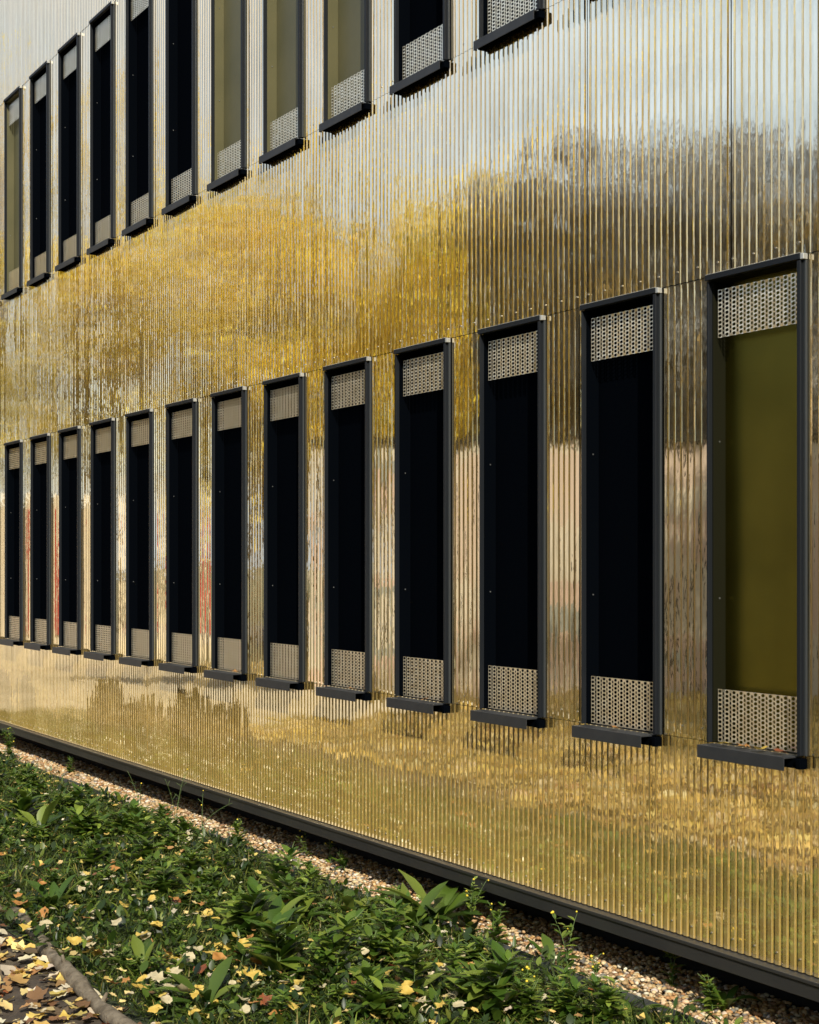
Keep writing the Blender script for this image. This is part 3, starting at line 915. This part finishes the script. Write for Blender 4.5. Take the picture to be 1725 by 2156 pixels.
for i, (x, y, h, r) in enumerate(((7.5, -4.2, 8.0, 2.3), (9.5, -7.6, 11.0, 2.8), (10.0, -12.8, 14.0, 3.4), (7.0, -1.9, 9.0, 1.8), (4.5, -14.0, 14.0, 3.4), (-0.5, -14.0, 13.5, 3.2), (-5.0, -14.5, 12.0, 2.8))):  # out-of-view trees added to keep bright sky off the rib slopes
    tree(x, y, h, r, GOLD, [.45, .35, .15, .05], ["golden tree behind the photographer beside the smallest one", "golden tree behind the photographer near the end of the plain wall", "golden tree past the corner of the plain wall", "smallest golden tree close to the corner of the gold building", "golden tree behind the right end of the plain wall", "golden tree behind the middle of the plain wall", "golden tree behind the left end of the plain wall"][i], 60 + i, 11000, .12, leaf=.14)

# ------------------------------------------------------------------ painted wall, pavilion, houses opposite (seen in the metal)
def painted_wall_mat():
    m = bpy.data.materials.new("painted_wall"); m.use_nodes = True
    n, l = m.node_tree.nodes, m.node_tree.links; b = n['Principled BSDF']; b.inputs['Roughness'].default_value = .8
    t = n.new('ShaderNodeTexCoord')
    z = n.new('ShaderNodeTexNoise'); z.inputs['Scale'].default_value = .55; z.inputs['Detail'].default_value = 1.5
    l.new(t.outputs['Object'], z.inputs['Vector'])
    r = n.new('ShaderNodeValToRGB'); r.color_ramp.interpolation = 'CONSTANT'
    el = r.color_ramp.elements
    el[0].position = 0; el[0].color = (.84, .72, .67, 1)
    el[1].position = .44; el[1].color = (.88, .84, .78, 1)
    for p, c in ((.54, (.85, .68, .63, 1)), (.60, (.45, .50, .52, 1)), (.66, (.9, .86, .8, 1))):
        e = el.new(p); e.color = c
    l.new(z.outputs[0], r.inputs[0])
    w = n.new('ShaderNodeTexWave'); w.inputs['Scale'].default_value = .25; w.inputs['Distortion'].default_value = 22; w.inputs['Detail'].default_value = 1
    w.inputs['Detail Scale'].default_value = .6
    l.new(t.outputs['Object'], w.inputs['Vector'])
    lt = n.new('ShaderNodeMath'); lt.operation = 'LESS_THAN'; lt.inputs[1].default_value = .012
    l.new(w.outputs['Fac'], lt.inputs[0])
    mxx = n.new('ShaderNodeMix'); mxx.data_type = 'RGBA'; mxx.inputs[7].default_value = (.05, .045, .05, 1)
    l.new(lt.outputs[0], mxx.inputs[0]); l.new(r.outputs[0], mxx.inputs[6]); l.new(mxx.outputs[2], b.inputs['Base Color'])
    return m
def wall_run(name, p, q, h, m, label):
    d = Vector((q[0] - p[0], q[1] - p[1], 0)); b = MB(); b.box(0, d.length, -.15, .15, -.1, h)
    w = b.build(name, m, bevel=.01); w.location = (p[0], p[1], 0); w.rotation_euler = (0, 0, math.atan2(d.y, d.x))
    tag(w, label, "wall")
    b = MB(); b.box(-.04, d.length + .04, -.19, .19, h, h + .07); b.build('coping', M_sill, w)
wall_run('painted_wall', (-12.1, -10.3), rp(640, 18.6), 3.25, painted_wall_mat(), "pink and white garden wall covered in graffiti, mirrored in the metal")
wall_run('garden_wall', (-11.8, -10.5), (6, -10.5), 3.0, mat("wall_render", (.62, .50, .40), .85, noise=2, col2=(.70, .58, .46)), "plain tan garden wall running on from the painted one")
# low cream pavilion with a red door at the far end of the path
pav = link('pavilion', None, None, (0, 0, 0)); tag(pav, "low cream pavilion with red panels at the far end of the path", "building")
b = MB(); b.box(-26, -23, -7.2, -2.4, -.1, 3.2); b.build('wall', mat("cream_render", (.72, .64, .50), .8, noise=3, col2=(.78, .70, .58)), pav)
b = MB(); b.box(-26.3, -22.6, -7.5, -2.1, 3.2, 3.4); b.build('roof', M_sill, pav)
for yy in (-6.5, -5.3, -3.6):
    b = MB(); b.box(-22.999, -22.95, yy - .2, yy + .2, 0.5, 2.6); b.build('door', mat("red_panel", (.42, .03, .03), .5), pav)
# grey-roofed houses behind the painted wall
def house(x0, x1, y0, y1, hw_, hr, label, wc):
    h = link('house', None, None, (0, 0, 0)); tag(h, label, 'house', 'houses across the road')
    b = MB(); b.box(x0, x1, y0, y1, -.1, hw_); b.build('wall', wc, h)
    b = MB(); ym = (y0 + y1) / 2
    b.v = [(x0 - .3, y0 - .3, hw_), (x1 + .3, y0 - .3, hw_), (x1 + .3, y1 + .3, hw_), (x0 - .3, y1 + .3, hw_), (x0 + 1, ym, hw_ + hr), (x1 - 1, ym, hw_ + hr)]
    b.f = [(0, 1, 5, 4), (2, 3, 4, 5), (1, 2, 5), (3, 0, 4), (3, 2, 1, 0)]; b.mi = [0] * 5
    b.build('roof', mat("slate", (.12, .125, .13), .7, noise=5, col2=(.16, .16, .165)), h)
    x = x0 + .8
    while x < x1 - 1.2:
        for z in (1.0, 3.9):
            if z + 1.5 < hw_:
                b = MB(); b.box(x, x + .9, y1 - .01, y1 + .04, z, z + 1.5)
                b.build('window', M_frame, h)
        x += 2.0
wc = mat("house_render", (.55, .47, .42), .85, noise=2, col2=(.6, .53, .47))
house(-19, -9, -30, -22, 6.5, 3.2, "grey-roofed two-storey house behind the dark trees", wc)
house(-36, -24, -31, -22, 6.5, 3.5, "grey-roofed house behind the broad yellow tree", wc)
house(19, 29, -9.0, -2.2, 6.0, 2.5, "pale house behind the photographer beside the gold building", mat("tan_render", (.60, .52, .38), .85, noise=2, col2=(.66, .58, .44)))

# shrubs by the far end of the lawn (their dark shapes show low in the metal)
def shrub(x, y, h, r, label, seed, cols, w):
    rs = np.random.default_rng(seed); rd = random.Random(seed)
    root = link('shrub', None, None, (x, y, 0)); tag(root, label, 'shrub', 'shrubs on the lawn')
    tb = MB()
    for i in range(9):
        a = rd.uniform(0, 6.28); e = Vector((cos(a) * r * .6, sin(a) * r * .6, h * rd.uniform(.6, .95)))
        tb.tube([(0, 0, -.02), e * .5 + Vector((0, 0, .05)), e], [.012, .008, .003], 5)
    tb.build('stem', M_bark, root, smooth=True)
    n = 2600
    d = rs.normal(0, 1, (n, 3)); d /= np.linalg.norm(d, axis=1)[:, None]
    pos = d * (rs.random(n) ** .4)[:, None] * np.array([r, r, h * .48]) + np.array([0, 0, h * .52])
    c = np.array(cols)[rs.choice(len(cols), n, p=w)] * rs.uniform(.7, 1.3, (n, 1))
    v, f, cc = scatter(*CARD, pos, rotz(rs.uniform(0, 6.28, n)) @ rotx(rs.uniform(-1.2, 1.2, n)), rs.uniform(.03, .07, n), c)
    link('foliage', np_mesh('foliage', v, f, M_folg, cc), root)
BR = [(.035, .02, .012), (.055, .03, .014), (.025, .026, .012)]
for i, (x, y, h, r) in enumerate(((*rp(470, 11.8), .55, .16), (*rp(400, 12.4), .62, .17), (*rp(300, 13.0), .50, .15), (*rp(225, 13.6), .6, .18))):
    shrub(x, y, h, r, ("nearest", "second", "third", "farthest")[i] + " dark brown shrub in the row on the far lawn", 200 + i, BR, [.4, .35, .25])
